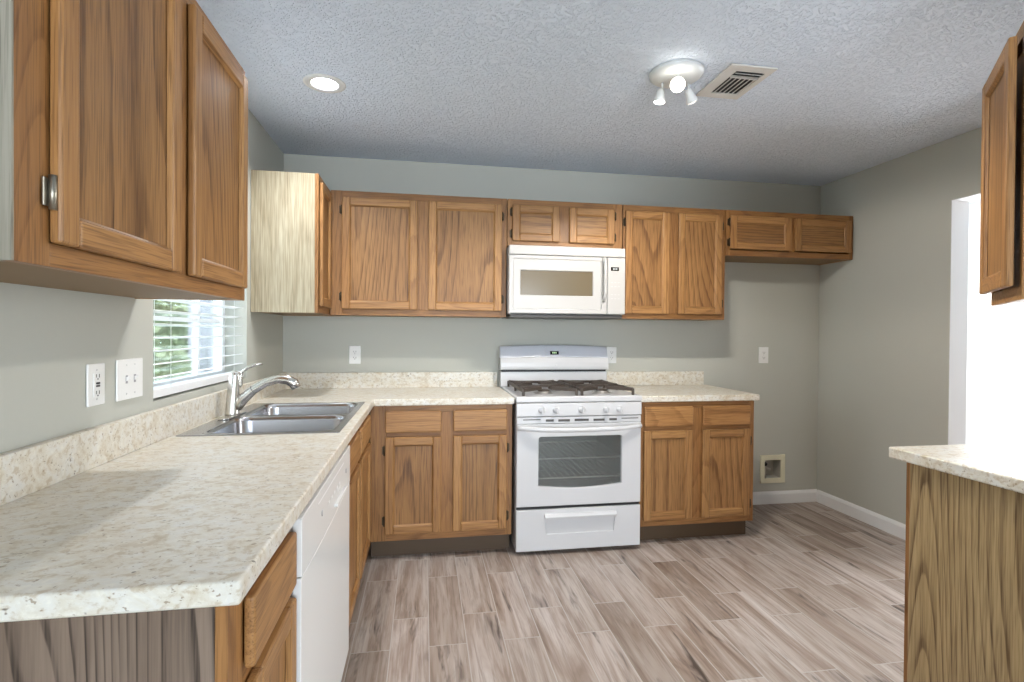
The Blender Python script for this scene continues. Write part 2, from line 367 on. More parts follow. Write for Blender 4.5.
struct('baseboard_back', B().prism([(y-0.001, z) for y, z in base_prof()], 'x', 2.975, W-0.001), TRIM)
def bb_right(y0, y1):
    return B().prism([(W-0.001+x, z) for x, z in base_prof()], 'y', y0, y1)
struct('baseboard_right', bb_right(DY1, -0.016), TRIM)
struct('baseboard_right', bb_right(PY+0.001, DY0), TRIM)

# window: frame set back in the drywall reveal
win = struct('window_1', B().slab('x', -0.150, -0.105, [WY0, WY0+0.032, WY1-0.032, WY1], [WZ0, WZ0+0.045, WZ1-0.045, WZ1],
             lambda y, z: WY0+0.032 < y < WY1-0.032 and WZ0+0.045 < z < WZ1-0.045), VINYL)
b = B()
for z in (1.335, 1.865): b.box(-0.140, -0.118, WY0+0.032, WY1-0.032, z-0.009, z+0.009)
for y in (WY0+0.668,): b.box(-0.141, -0.117, y-0.010, y+0.010, WZ0+0.045, WZ1-0.045)
b.box(-0.146, -0.108, WY0+0.032, WY1-0.032, 1.575, 1.620)
obj('window_sash', b, VINYL, win)
obj('window_pane', B().box(-0.131, -0.127, WY0+0.032, WY1-0.032, WZ0+0.045, WZ1-0.045), PANE, win)
obj('window_sill', B().box(-0.104, -0.001, WY0+0.001, WY1-0.001, WZ0-0.0005, WZ0+0.004), WALL, win)

# ------------------------------------------------------------------ cabinets (local: x along the run, -y to the front, z up)
FT, DT = 0.019, 0.020
def door_part(root, x0, x1, z0, z1, yf, side, hinge=BRONZE, hz=None, fw=0.047, lying=False):
    b = B(); y0, y1 = yf-0.001, yf-DT
    b.box(x0, x0+fw, y0, y1, z0, z1, 0.005); b.box(x1-fw, x1, y0, y1, z0, z1, 0.005)
    b.box(x0+fw-0.0005, x1-fw+0.0005, y0, y1+0.0003, z0, z0+fw, 0.005, 1); b.box(x0+fw-0.0005, x1-fw+0.0005, y0, y1+0.0003, z1-fw, z1, 0.005, 1)
    # sloped inner moulding round the panel
    a, c, e, f, q = x0+fw, x1-fw, z0+fw, z1-fw, 0.006
    for p in (((a, y1+0.004), (a+q, y1+0.011), (a, y1+0.014)), ((c, y1+0.004), (c, y1+0.014), (c-q, y1+0.011))): b.prism(p, 'z', e, f)
    for p in (((y1+0.004, e), (y1+0.011, e+q), (y1+0.014, e)), ((y1+0.004, f), (y1+0.014, f), (y1+0.011, f-q))): b.prism(p, 'x', a, c, 1)
    d = obj('door', b, [OAKV, OAKX], root, True)
    obj('panel', B().box(x0+fw-0.004, x1-fw+0.004, y1+0.0125, y0-0.001, z0+fw-0.004, z1-fw+0.004), OAKPX if lying else OAKP, d, True)
    if side:
        xs = x0-0.004 if side == 'l' else x1+0.004; sg = -1 if side == 'l' else 1
        hh = z1-z0
        for z in (hz or ((z0+0.075, z1-0.075) if hh > 0.35 else (z0+0.045, z1-0.045))):
            h = B(); h.tube([(xs, yf-0.010, z-0.027), (xs, yf-0.010, z+0.027)], 0.0055, 10)
            h.box(xs, xs+sg*0.012, yf-0.0015, yf-0.005, z-0.022, z+0.022, 0.001)
            obj('hinge', h, hinge, d, True)
    return d
def drawer_part(root, x0, x1, z0, z1, yf):
    return obj('drawer_front', B().box(x0, x1, yf-0.001, yf-DT, z0, z1, 0.0065, seg=3), OAKX, root, True)
def cabinet(label, w, d, z0, z1, doors, drawers=(), toe=False, loc=(0, 0, 0), rz=0.0, left=OAKV, right=OAKV, name='wall_cabinet', rails=(), mull=(), hinge=BRONZE, hz=None, stile=(0.035, 0.035), brail=0.038, trail=0.04, gap=0.0015):
    root = thing(name, label, 'cabinet', loc, rz)
    yf = -d; yb = yf+FT
    b = B(); t = 0.016
    b.box(gap, t, -0.002, yb, z0, z1, 0, 1); b.box(w-t, w-gap, -0.002, yb, z0, z1, 0, 2)
    b.box(t, w-t, -0.002, yb, z0+0.002, z0+0.016, 0, 3); b.box(t, w-t, -0.002, -0.008, z0+0.016, z1, 0, 3)
    if not toe: b.box(t, w-t, -0.002, yb, z1-0.016, z1-0.001, 0, 3)
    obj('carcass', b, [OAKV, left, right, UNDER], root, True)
    f = B()
    f.box(gap, stile[0], yb, yf, z0, z1, 0.0012); f.box(w-stile[1], w-gap, yb, yf, z0, z1, 0.0012)
    f.box(stile[0], w-stile[1], yb, yf+0.0004, z0, z0+brail, 0.0012, 1); f.box(stile[0], w-stile[1], yb, yf+0.0004, z1-trail, z1, 0.0012, 1)
    for (a, c) in mull: f.box(a, c, yb, yf, z0+brail, z1-trail, 0.0012)
    for (a, c) in rails: f.box(stile[0], w-stile[1], yb, yf+0.0006, a, c, 0.0012, 1)
    obj('face_frame', f, [FFV, FFX], root, True)
    for (a, c, e, g_, s) in doors: door_part(root, a, c, e, g_, yf, s, hinge, hz, lying=(g_-e) < 0.3)
    for (a, c, e, g_) in drawers: drawer_part(root, a, c, e, g_, yf)
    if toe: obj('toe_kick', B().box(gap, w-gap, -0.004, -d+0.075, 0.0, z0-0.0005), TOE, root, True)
    return root
ZB, ZT, UD = 1.388, 2.138, 0.322
DB, DTP = 1.425, 2.097
# back wall uppers
def U(label, X0, X1, z0, doors, mull, **kw):
    return cabinet(label, X1-X0, UD, z0, ZT, [(a-X0, c-X0, e, f, s) for a, c, e, f, s in doors], loc=(X0, 0, 0), mull=[(a-X0, c-X0) for a, c in mull], **kw)
U('oak wall cabinet with two wide tall doors between the corner cabinet and the microwave', 0.345, 1.420, ZB,
  [(0.415, 0.862, DB, DTP, 'l'), (0.930, 1.386, DB, DTP, 'r')], [(0.86, 0.932)], stile=(0.075, 0.04))
U('short two-door oak wall cabinet sitting on top of the white microwave', 1.422, 2.190, 1.838,
  [(1.453, 1.760, 1.872, 2.100, 'l'), (1.826, 2.130, 1.872, 2.100, 'r')], [(1.755, 1.83)], stile=(0.035, 0.065))
U('oak wall cabinet with two narrow tall doors above the short counter beside the stove', 2.192, 2.927, ZB,
  [(2.207, 2.513, DB-0.004, DTP, 'l'), (2.580, 2.897, DB-0.003, DTP, 'r')], [(2.51, 2.583)], stile=(0.03, 0.035))
U('short wide two-door oak wall cabinet over the empty refrigerator space', 2.929, 3.917, 1.828,
  [(2.956, 3.416, 1.872, 2.100, 'l'), (3.448, 3.890, 1.872, 2.100, None)], [(3.41, 3.453)], stile=(0.035, 0.035))
# left wall uppers (rotated: local x -> +y, front -> +x)
cabinet('oak corner wall cabinet with a bleached bare end panel beside the window', 0.657, UD+0.020, ZB, ZT-0.002,
        [(0.022, 0.300, DB, DTP, 'r')], loc=(0, -0.659, 0), rz=PI/2, left=BLEACH, stile=(0.020, 0.34))
YN = -2.757
nl = cabinet('large oak wall cabinet over the sink-side counter with a pewter hinge on its nearer door', 0.990, UD, ZB, ZT,
        [(0.070, 0.489, DB, 2.099, 'l'), (0.557, 0.957, DB, 2.099, 'r')], loc=(0, YN, 0), rz=PI/2, left=WEATHER, hinge=PEWTER,
        mull=[(0.485, 0.560)], stile=(0.075, 0.035), hz=(1.503, 2.03))
obj('end_panel', B().box(-0.003, 0.0012, -0.002, -UD, ZB, ZT), WEATHER, nl, True)
# base cabinets
BD, BT0, BT1 = 0.61, 0.114, 0.875
DZ0, DZ1, RZ0, RZ1 = 0.154, 0.699, 0.725, 0.846
def base(label, w, doors, drawers, mull, **kw):
    return cabinet(label, w, BD, BT0, BT1, [(a, c, DZ0, DZ1, s) for a, c, s in doors], [(a, c, RZ0, RZ1) for a, c in drawers],
                   toe=True, name='base_cabinet', rails=[(0.690, 0.735)], mull=mull, **kw)
X = 0.612
base('oak base cabinet with two drawers between the corner and the white stove', 1.416-X, [(0.695-X, 1.006-X, 'l'), (1.073-X, 1.382-X, 'r')],
     [(0.695-X, 1.005-X), (1.073-X, 1.382-X)], [(1.003-X, 1.076-X)], loc=(X, 0, 0), stile=(0.09, 0.037))
X = 2.204
base('oak base cabinet with two drawers standing between the white stove and the refrigerator space', 2.962-X, [(2.222-X, 2.538-X, None), (2.605-X, 2.928-X, 'r')],
     [(2.224-X, 2.540-X), (2.606-X, 2.926-X)], [(2.535-X, 2.608-X)], loc=(X, 0, 0), stile=(0.03, 0.037))
Y0 = -1.598
base('oak sink base cabinet between the dishwasher and the corner', -0.632-Y0, [(-1.556-Y0, -1.190-Y0, 'l'), (-1.148-Y0, -0.745-Y0, 'r')],
     [(-1.556-Y0, -1.190-Y0), (-1.148-Y0, -0.745-Y0)], [(-1.192-Y0, -1.146-Y0)], loc=(0, Y0, 0), rz=PI/2, stile=(0.05, 0.115))
Y0 = -2.757
near = base('oak drawer base cabinet with a dark woodgrain end panel at the long worktop end', -2.392-Y0, [(-2.690-Y0, -2.394-Y0, None)],
     [(-2.690-Y0, -2.394-Y0)], [], loc=(0, Y0, 0), rz=PI/2, left=WALNUT, stile=(0.07, 0.03))
# peninsula base: front faces the back wall
PX = 2.487
pen = cabinet('oak peninsula base cabinet with a strongly grained end panel under the near counter', W-0.004-PX, 0.395, BT0, BT1,
        [(0.04, 0.44, DZ0, DZ1, 'l'), (0.50, 0.90, DZ0, DZ1, 'r'), (0.96, 1.36, DZ0, DZ1, 'r')], [(0.04, 0.44, RZ0, RZ1), (0.50, 0.90, RZ0, RZ1), (0.96, 1.36, RZ0, RZ1)],
        toe=True, name='base_cabinet', rails=[(0.69, 0.735)], mull=[(0.43, 0.51), (0.89, 0.97)], loc=(W-0.004, PY, 0), rz=PI, left=OAKV, right=STRONG)
# the end panel runs down to the floor over the toe space
obj('end_panel', B().box(PX-0.004, PX+0.001, PY+0.002, PY+0.376, 0.001, BT1), STRONG, pen)

# angled end wall cabinet above the peninsula
def angled():
    root = thing('wall_cabinet', 'oak wall cabinet with a door set at an angle, hanging above the peninsula counter', 'cabinet', (2.45, PY, 0))
    A = Vector((2.722, PY+0.322)); C = Vector((2.466, PY+0.044)); d = (A-C).normalized(); n = Vector((-d.y, d.x))
    zb, zt = ZB, ZT
    inA, inC = A-n*FT, C-n*FT
    b = B(); b.prism([(W-0.004, PY+0.002), (W-0.004, A.y-0.002), (A.x+0.006, A.y-0.002), (inA.x, inA.y), (inC.x, inC.y), (C.x+0.010, PY+0.002)][::-1], 'z', zb+0.012, zt)
    obj('carcass', b, [OAKV], root)
    L = (A-C).length
    M = Matrix(((d.x, -n.x, 0, C.x), (d.y, -n.y, 0, C.y), (0, 0, 1, 0), (0, 0, 0, 1)))   # x along the face, -y outward
    f = B(); t = 0.035
    f.box(0, t, 0, FT, zb, zt, 0.001); f.box(L-t, L, 0, FT, zb, zt, 0.001); f.box(t, L-t, 0.0004, FT, zb, zb+0.04, 0.001, 1); f.box(t, L-t, 0.0004, FT, zt-0.04, zt, 0.001, 1)
    bmesh.ops.transform(f.bm, matrix=M, verts=f.bm.verts[:]); obj('face_frame', f, [OAKV, OAKX], root)
    tmp = thing('tmp', '', ''); door_part(tmp, 0.016, L-0.010, DB, DTP, -0.012, None)
    for o in [o for o in bpy.data.objects if o.parent == tmp]:
        for c in [o]+[k for k in bpy.data.objects if k.parent == o]:
            c.data.transform(XF[root.name].inverted() @ M)
        o.parent = root
    bpy.data.objects.remove(tmp)
angled()

# ------------------------------------------------------------------ worktops
CT0, CT1 = 0.876, 0.914
root = thing('worktop', 'long L-shaped speckled cream worktop running from the stove round past the sink', 'countertop', (0.3, -1.2, CT0))
SX0, SX1, SY0, SY1 = 0.045, 0.600, -1.606, -0.758     # sink rim
hx0, hx1, hy0, hy1 = SX0+0.022, SX1-0.022, SY0+0.022, SY1-0.022
def L_hole(x, y):
    if x > 0.635 and y < -0.635: return True
    return hx0 < x < hx1 and hy0 < y < hy1
obj('worktop_slab', B().slab('z', CT0, CT1, [0.002, hx0, hx1, 0.635, 1.424], [-2.780, hy0, hy1, -0.635, -0.002], L_hole, bev=0.005), CTR, root)
obj('backsplash', B().box(0.002, 0.026, -2.778, -0.003, CT1, 1.020, 0.003), CTR, root)
obj('backsplash', B().box(0.0265, 1.380, -0.022, -0.002, CT1, 1.017, 0.002), CTR, root)
obj('backsplash_end', B().box(1.381, 1.408, -0.012, -0.002, CT1, 1.015, 0.001), CTR, root)
root = thing('worktop', 'short speckled cream worktop between the stove and the refrigerator space', 'countertop', (2.58, -0.3, CT0))
obj('worktop_slab', B().slab('z', CT0, CT1, [2.197, 2.983], [-0.635, -0.002], lambda x, y: False, bev=0.005), CTR, root)
obj('backsplash', B().box(2.200, 2.950, -0.022, -0.002, CT1, 1.015, 0.002), CTR, root)
root = thing('worktop', 'speckled cream peninsula worktop over the strongly grained end panel', 'countertop', (3.2, -2.3, CT0))
obj('worktop_slab', B().slab('z', CT0, CT1, [2.458, W-0.004], [PY+0.002, -2.079], lambda x, y: False, bev=0.006), CTR, root)

# ------------------------------------------------------------------ sink and faucet
def rrect(x0, x1, y0, y1, r, n=6):
    P = []
    for cx, cy, a0 in ((x1-r, y1-r, 0), (x0+r, y1-r, 90), (x0+r, y0+r, 180), (x1-r, y0+r, 270)):
        for k in range(n+1):
            a = math.radians(a0+90*k/n); P.append((cx+r*math.cos(a), cy+r*math.sin(a)))
    return P
sink = thing('sink', 'double-bowl stainless steel sink set into the worktop under the window', 'sink', (0.32, -1.18, CT1))
zr = CT1+0.004
bl = [(SX0+0.075, SX1-0.030, SY0+0.030, -1.197), (SX0+0.075, SX1-0.030, -1.167, SY1-0.030)]
us = sorted({SX0, SX1, bl[0][0], bl[0][1]}); vs = sorted({SY0, SY1, *bl[0][2:], *bl[1][2:]})
b = B().slab('z', CT1+0.0005, zr, us, vs, lambda x, y: any(q[0] < x < q[1] and q[2] < y < q[3] for q in bl), bev=0.0015)
obj('rim', b, STEEL, sink)
for q in bl:
    t = bmesh.new(); rings = []
    for z, ins, r in ((zr+0.0006, -0.003, 0.055), (zr-0.003, 0.003, 0.055), (zr-0.02, 0.006, 0.055), (zr-0.150, 0.012, 0.06), (zr-0.172, 0.024, 0.06), (zr-0.180, 0.050, 0.06)):
        rings.append([t.verts.new((x, y, z)) for x, y in rrect(q[0]+ins, q[1]-ins, q[2]+ins, q[3]-ins, r)])
    # flat corner fillers between the square cut-out and the rounded bowl
    for a, c in zip(rings, rings[1:]):
        for k in range(len(a)): t.faces.new((a[k], a[k-1], c[k-1], c[k])).smooth = True
    t.faces.new(rings[-1])
    n = 6
    for ci, (cx, cy) in enumerate(((q[1], q[3]), (q[0], q[3]), (q[0], q[2]), (q[1], q[2]))):
        v = t.verts.new((cx, cy, zr+0.0005))
        for k in range(n): t.faces.new((v, rings[0][ci*(n+1)+k], rings[0][ci*(n+1)+k+1]))
    bmesh.ops.recalc_face_normals(t, faces=t.faces[:])
    for f in t.faces:
        if f.normal.z < 0 and abs(f.normal.z) > 0.9: f.normal_flip()
    bb = B(); bb.merge(t); bowl = obj('bowl', bb, STEEL, sink)
    cx, cy = (q[0]+q[1])/2, (q[2]+q[3])/2
    obj('drain', B().lathe([(0, 0.004), (0.025, 0.004), (0.030, 0.006), (0.042, 0.005), (0.044, 0.001)], 24, Matrix.Translation((cx, cy, zr-0.180))), NICKEL, bowl)
fx, fy, fz = 0.086, -1.170, zr+0.001
fau = thing('faucet', 'brushed nickel single-lever faucet standing on the sink rim', 'faucet', (fx, fy, fz))
b = B(); pl = [(fx+0.026*math.cos(a)*1.0, fy+(0.095 if math.sin(a) > 0 else -0.095)+0.026*math.sin(a)) for a in [2*PI*k/32 for k in range(32)]]
b.prism(pl, 'z', fz, fz+0.006, 0, 0.0015); obj('base_plate', b, NICKEL, fau)
b = B(); b.tube([(fx, fy, fz+0.006), (fx, fy, fz+0.012), (fx+0.004, fy, fz+0.09), (fx+0.010, fy, fz+0.178), (fx+0.011, fy, fz+0.190), (fx+0.012, fy, fz+0.194)], [0.031, 0.0295, 0.0265, 0.0225, 0.019, 0.010], 24)
obj('body', b, NICKEL, fau)
b = B(); b.tube([(fx+0.016, fy, fz+0.035), (fx+0.045, fy, fz+0.075), (fx+0.085, fy, fz+0.112), (fx+0.135, fy, fz+0.143), (fx+0.185, fy, fz+0.158), (fx+0.225, fy, fz+0.155), (fx+0.252, fy, fz+0.140), (fx+0.264, fy, fz+0.118)],
                [0.022, 0.0235, 0.0195, 0.0185, 0.0195, 0.021, 0.0225, 0.021], 20)
sp = obj('spout', b, NICKEL, fau)
obj('spout_joint', B().tube([(fx+0.083, fy, fz+0.1105), (fx+0.086, fy, fz+0.1125)], 0.0201, 20), DARK, sp)
b = B(); b.tube([(fx+0.022, fy, fz+0.120), (fx+0.036, fy, fz+0.135), (fx+0.033, fy, fz+0.165), (fx+0.038, fy, fz+0.190), (fx+0.062, fy, fz+0.210), (fx+0.092, fy, fz+0.222), (fx+0.122, fy, fz+0.226)],
                [0.006, 0.006, 0.006, 0.007, 0.0075, 0.007, 0.005], 12)
obj('lever', b, NICKEL, fau)

# ------------------------------------------------------------------ gas range
X0, X1 = 1.4320, 2.1890; XM = (X0+X1)/2; YF = -0.660
rng = thing('gas_range', 'white freestanding gas range with a windowed oven door under the microwave', 'stove', (XM, -0.34, 0))
b = B()
for xa, xb in ((X0+0.002, X0+0.03), (X1-0.03, X1-0.002)): b.box(xa, xb, -0.03, -0.635, 0.028, 0.883, 0.002)
b.box(X0+0.03, X1-0.03, -0.03, -0.06, 0.028, 0.883); b.box(X0+0.03, X1-0.03, -0.06, -0.625, 0.028, 0.29); b.box(X0+0.03, X1-0.03, -0.06, -0.635, 0.765, 0.883)
obj('body', b, WHITE, rng)
obj('gap_strip', B().box(X0+0.004, X1-0.004, -0.636, -0.642, 0.262, 0.290), BLACK, rng)
obj('oven_cavity', B().slab('y', -0.632, -0.10, [X0+0.032, X0+0.09, X1-0.09, X1-0.032], [0.292, 0.34, 0.735, 0.763], lambda x, z: X0+0.09 < x < X1-0.09 and 0.34 < z < 0.735), OVENIN, rng)
obj('oven_back', B().box(X0+0.09, X1-0.09, -0.10, -0.105, 0.34, 0.735), OVENIN, rng)
for z in (0.545, 0.430):
    b = B(); b.tube([(X0+0.095, -0.60, z), (X1-0.095, -0.60, z)], 0.0045, 8); b.tube([(X0+0.095, -0.14, z), (X1-0.095, -0.14, z)], 0.0035, 8)
    for k in range(15):
        x = X0+0.11+k*(X1-X0-0.22)/14; b.tube([(x, -0.60, z+0.003), (x, -0.14, z+0.003)], 0.0016, 6)
    obj('oven_rack', b, RACK, rng)
def ring_door(outer, inner, yb, yf, b, mi=0):
    """a slab (x, z) from yb to yf whose outline is outer (a rectangle) with an opening of shape inner (convex)"""
    cx = sum(p[0] for p in inner)/len(inner); cz = sum(p[1] for p in inner)/len(inner)
    def hit(poly, a):
        dx, dz = math.cos(a), math.sin(a); best = None
        for (ax, az), (bx, bz) in zip(poly, poly[1:]+poly[:1]):
            ex, ez = bx-ax, bz-az; den = dx*ez-dz*ex
            if abs(den) < 1e-12: continue
            t = ((ax-cx)*ez-(az-cz)*ex)/den; s_ = ((ax-cx)*dz-(az-cz)*dx)/den
            if t > 0 and -1e-6 <= s_ <= 1+1e-6: best = t if best is None else min(best, t)
        return (cx+dx*best, cz+dz*best)
    angs = sorted({round(math.atan2(p[1]-cz, p[0]-cx), 6) for p in outer+inner})
    t = bmesh.new(); R = []
    for poly in (outer, inner):
        for y in (yf, yb): R.append([t.verts.new((q[0], y, q[1])) for q in (hit(poly, a) for a in angs)])
    of, ob_, i_f, ib = R
    for a, c in ((of, i_f), (i_f, ib), (ib, ob_), (ob_, of)):
        for k in range(len(angs)): t.faces.new((a[k], a[k-1], c[k-1], c[k]))
    bmesh.ops.recalc_face_normals(t, faces=t.faces[:])
    es = [e for e in t.edges if len(e.link_faces) == 2 and e.calc_face_angle(0) > 0.7 and abs(e.verts[0].co.y-yf) < 1e-6 and abs(e.verts[1].co.y-yf) < 1e-6]
    bmesh.ops.bevel(t, geom=es, offset=0.004, segments=2, profile=0.5, affect='EDGES')
    b.merge(t, mi)
wx0, wx1, wz0, wz1, wr = 1.563, 2.068, 0.402, 0.687, 0.014
inner = [(x, z) for x, z in rrect(wx0, wx1, wz0, wz1, wr, 3)]
top = [p for p in inner if p[1] > wz0+wr+1e-6]
arc = [(wx0+(wx1-wx0)*k/16, wz0-0.018*math.sin(PI*k/16)) for k in range(17)]
inner = [p for p in inner if p[1] > (wz0+wz1)/2] + arc
inner = sorted(inner, key=lambda p: math.atan2(p[1]-0.54, p[0]-1.815))
b = B(); ring_door([(X1-0.002, 0.284), (X1-0.002, 0.762), (X0+0.002, 0.762), (X0+0.002, 0.284)][::1], inner, -0.637, YF, b)
od = obj('oven_door', b, WHITE, rng)
b = B(); b.prism([(1.815+(x-1.815)*1.02, 0.54+(z-0.54)*1.03) for x, z in inner], 'y', -0.6372, -0.6415)
obj('door_glass', b, OVENGLASS, od)
n = 24; ys = []
t = B(); pts = []
for k in range(n+1):
    u = k/n; s_ = math.sin(PI*u); pts.append((X0+0.006+u*(X1-X0-0.012), YF-0.004-0.044*min(1, s_*1.9), 0.742-0.010*s_))
t.tube(pts, 0.0135, 12, flat=1.0); obj('door_handle', t, WHITE, od)
b = B(); b.box(X0+0.002, X1-0.002, -0.636, YF+0.002, 0.764, 0.803, 0.003); vt = obj('vent_trim', b, WHITE, rng)
b = B()
for a, c, z in ((1.470, 1.573, 0.788), (1.604, 1.651, 0.782), (1.678, 1.748, 0.781), (1.776, 1.862, 0.782), (1.891, 1.959, 0.781), (1.988, 2.035, 0.782), (2.064, 2.169, 0.787)):
    hgt = 0.0025 if c-a > 0.1 else 0.0065
    b.box(a, c, YF+0.0005, YF+0.004, z-hgt, z+hgt)
obj('vent', b, DARK, vt)
b = B(); b.box(X0, X1, -0.637, YF-0.002, 0.806, 0.883, 0.004); cp = obj('control_panel', b, WHITE, rng)
for x in (1.578, 1.664, 1.817, 1.966, 2.050):
    M = Matrix.Translation((x, YF-0.0025, 0.843)) @ Matrix.Rotation(PI/2, 4, 'X')
    b = B(); b.lathe([(0.0205, 0), (0.0205, 0.006), (0.0175, 0.009), (0.0165, 0.024), (0.0145, 0.027), (0, 0.027)], 24, M)
    b.box(-0.0045, 0.0045, -0.0185, 0.0185, 0.010, 0.034, 0.002, M=M)
    obj('knob', b, WHITE2, cp)
b = B(); b.box(X0-0.003, X1+0.003, -0.045, YF-0.004, 0.886, 0.921, 0.008, seg=3); obj('cooktop', b, WHITE, rng)
for x in (1.625, 1.995):
    for y in (-0.215, -0.500):
        b = B(); M = Matrix.Translation((x, y, 0.9215)); b.lathe([(0.060, 0), (0.056, 0.004), (0.040, 0.006), (0.040, 0.014), (0, 0.014)], 28, M, 0)
        b.lathe([(0.036, 0.0145), (0.037, 0.019), (0.030, 0.024), (0, 0.025)], 28, M, 1); obj('burner', b, [ALU, IRON], rng)
for gx0, gx1 in ((1.468, 1.800), (1.820, 2.152)):
    b = B(); z0, z1 = 0.944, 0.961; q = 0.014; gy0, gy1 = -0.640, -0.080; gm = (gy0+gy1)/2
    b.box(gx0, gx0+q, gy0, gy1, z0, z1, 0.003); b.box(gx1-q, gx1, gy0, gy1, z0, z1, 0.003)
    b.box(gx0+q, gx1-q, gm-q/2, gm+q/2, z0, z1, 0.003); b.box(gx0+q, gx1-q, gy1-q, gy1, z0, z1, 0.003)
    cxm = (gx0+gx1)/2
    for yc, ya, yb2 in ((-0.215, gm, gy1), (-0.500, gy0, gm)):
        b.box(gx0+q, cxm-0.034, yc-0.0055, yc+0.0055, z0+0.003, z1+0.005, 0.002); b.box(cxm+0.034, gx1-q, yc-0.0055, yc+0.0055, z0+0.003, z1+0.005, 0.002)
        for xx, sx in ((gx0+q, 1), (gx1-q, -1)):
            for yy in (ya, yb2):
                p0 = Vector((xx, yy+(0.008 if yy < yc else -0.008), 0)); p1 = Vector((cxm-sx*0.030, yc+(-0.030 if yy < yc else 0.030), 0)); dd = p1-p0
                M = Matrix.Translation((p0+p1)/2) @ Matrix.Rotation(math.atan2(dd.y, dd.x), 4, 'Z')
                b.box(-dd.length/2-0.006, dd.length/2, -0.0055, 0.0055, z0+0.002, z1+0.004, 0.002, M=M)
    for x in (gx0, gx1-q):
        for y in (gy0, gm-q/2, gy1-q): b.box(x, x+q, y, y+q, 0.9212, z0+0.002, 0.002)
    obj('grate', b, IRON, rng)
# backguard with an arched crown
def sheet(b, prof, x0, x1, lift, n, mi):
    """profile (y, z, how much of the crown's arch it takes) swept along x; closed loop"""
    t = bmesh.new(); cols = []
    for k in range(n+1):
        u = k/n; x = x0+u*(x1-x0); a = lift*(1-(2*u-1)**2)
        cols.append([t.verts.new((x, y, z+a*wgt)) for y, z, wgt in prof])
    for A, C in zip(cols, cols[1:]):
        for i in range(len(prof)): t.faces.new((A[i], A[i-1], C[i-1], C[i]))
    t.faces.new(cols[0]); t.faces.new(cols[-1][::-1]); bmesh.ops.recalc_face_normals(t, faces=t.faces[:]); b.merge(t, mi)
gx0, gx1 = X0-0.014, X1-0.010
b = B(); b.box(gx0+0.004, gx1-0.002, -0.030, -0.082, 0.922, 1.022, 0.002); bg = obj('backguard', b, WHITE, rng)
b = B(); sheet(b, [(-0.032, 1.036, 0), (-0.100, 1.036, 0), (-0.109, 1.041, 0), (-0.112, 1.058, .1), (-0.109, 1.085, .4), (-0.099, 1.116, .7), (-0.032, 1.116, .7)], gx0, gx1, 0.008, 18, 0)
obj('backguard_hood', b, WHITE, bg)
b = B(); sheet(b, [(-0.032, 1.1165, .7), (-0.099, 1.1165, .7), (-0.075, 1.176, .9), (-0.066, 1.190, 1), (-0.055, 1.195, 1), (-0.032, 1.195, 1)], gx0+0.001, gx1-0.001, 0.011, 18, 0)
fa = obj('control_fascia', b, LAV, bg)
obj('gap_strip', B().box(gx0+0.012, gx1-0.012, -0.034, -0.086, 1.0225, 1.0355), BLACK, bg)
sl = math.atan2(0.024, 0.0595)
M = Matrix.Translation((1.795, -0.0895, 1.152)) @ Matrix.Rotation(-sl, 4, 'X')
b = B(); b.box(-0.030, 0.030, -0.0035, 0.004, -0.012, 0.012, 0.001, M=M); dp = obj('display', b, LCD, fa)
b = B()
for k, dx in enumerate((-0.012, -0.002, 0.010)): b.box(dx-0.003, dx+0.003, -0.0042, -0.0034, -0.006, 0.006, 0, M=M)
obj('clock_digits', b, LED, dp)
for mx_, mw_, mh_ in ((-0.067, 0.0015, 0.044), (-0.055, 0.008, 0.002), (0.047, 0.008, 0.002), (0.060, 0.008, 0.002), (0.073, 0.008, 0.002)):
    obj('control_mark', B().box(mx_-mw_/2, mx_+mw_/2, -0.003, 0.001, -mh_/2, mh_/2, M=M), PALEP, fa)
b = B(); b.lathe([(0.007, 0), (0.007, 0.001), (0, 0.001)], 20, Matrix.Translation((1.804, -0.1105, 1.066)) @ Matrix.Rotation(PI/2, 4, 'X')); obj('maker_badge', b, PALEP, bg)
# storage drawer with a moulded lip
b = B(); hx0_, hx1_ = 1.603, 2.030
ring_door([(X1-0.002, 0.026), (X1-0.002, 0.266), (X0+0.002, 0.266), (X0+0.002, 0.026)], [(hx1_-0.012, 0.122), (hx1_, 0.232), (hx0_, 0.232), (hx0_+0.012, 0.122)], -0.636, YF, b)
dr = obj('storage_drawer', b, WHITE, rng)
obj('drawer_recess', B().box(hx0_-0.006, hx1_+0.006, -0.637, YF+0.006, 0.115, 0.240), WHITE, dr)
b = B(); b.prism([(YF+0.004, 0.242), (YF-0.010, 0.240), (YF-0.022, 0.226), (YF-0.020, 0.214), (YF-0.012, 0.214), (YF-0.006, 0.224), (YF+0.004, 0.226)], 'x', hx0_-0.004, hx1_+0.004, 0, 0.002); obj('drawer_handle', b, WHITE, dr)
for x in (X0+0.05, X1-0.05):
    for y in (-0.10, -0.58): obj('foot', B().lathe([(0, 0), (0.016, 0), (0.016, 0.006), (0.009, 0.008), (0.009, 0.028), (0, 0.028)], 16, Matrix.Translation((x, y, 0.0005))), BLACK, rng)

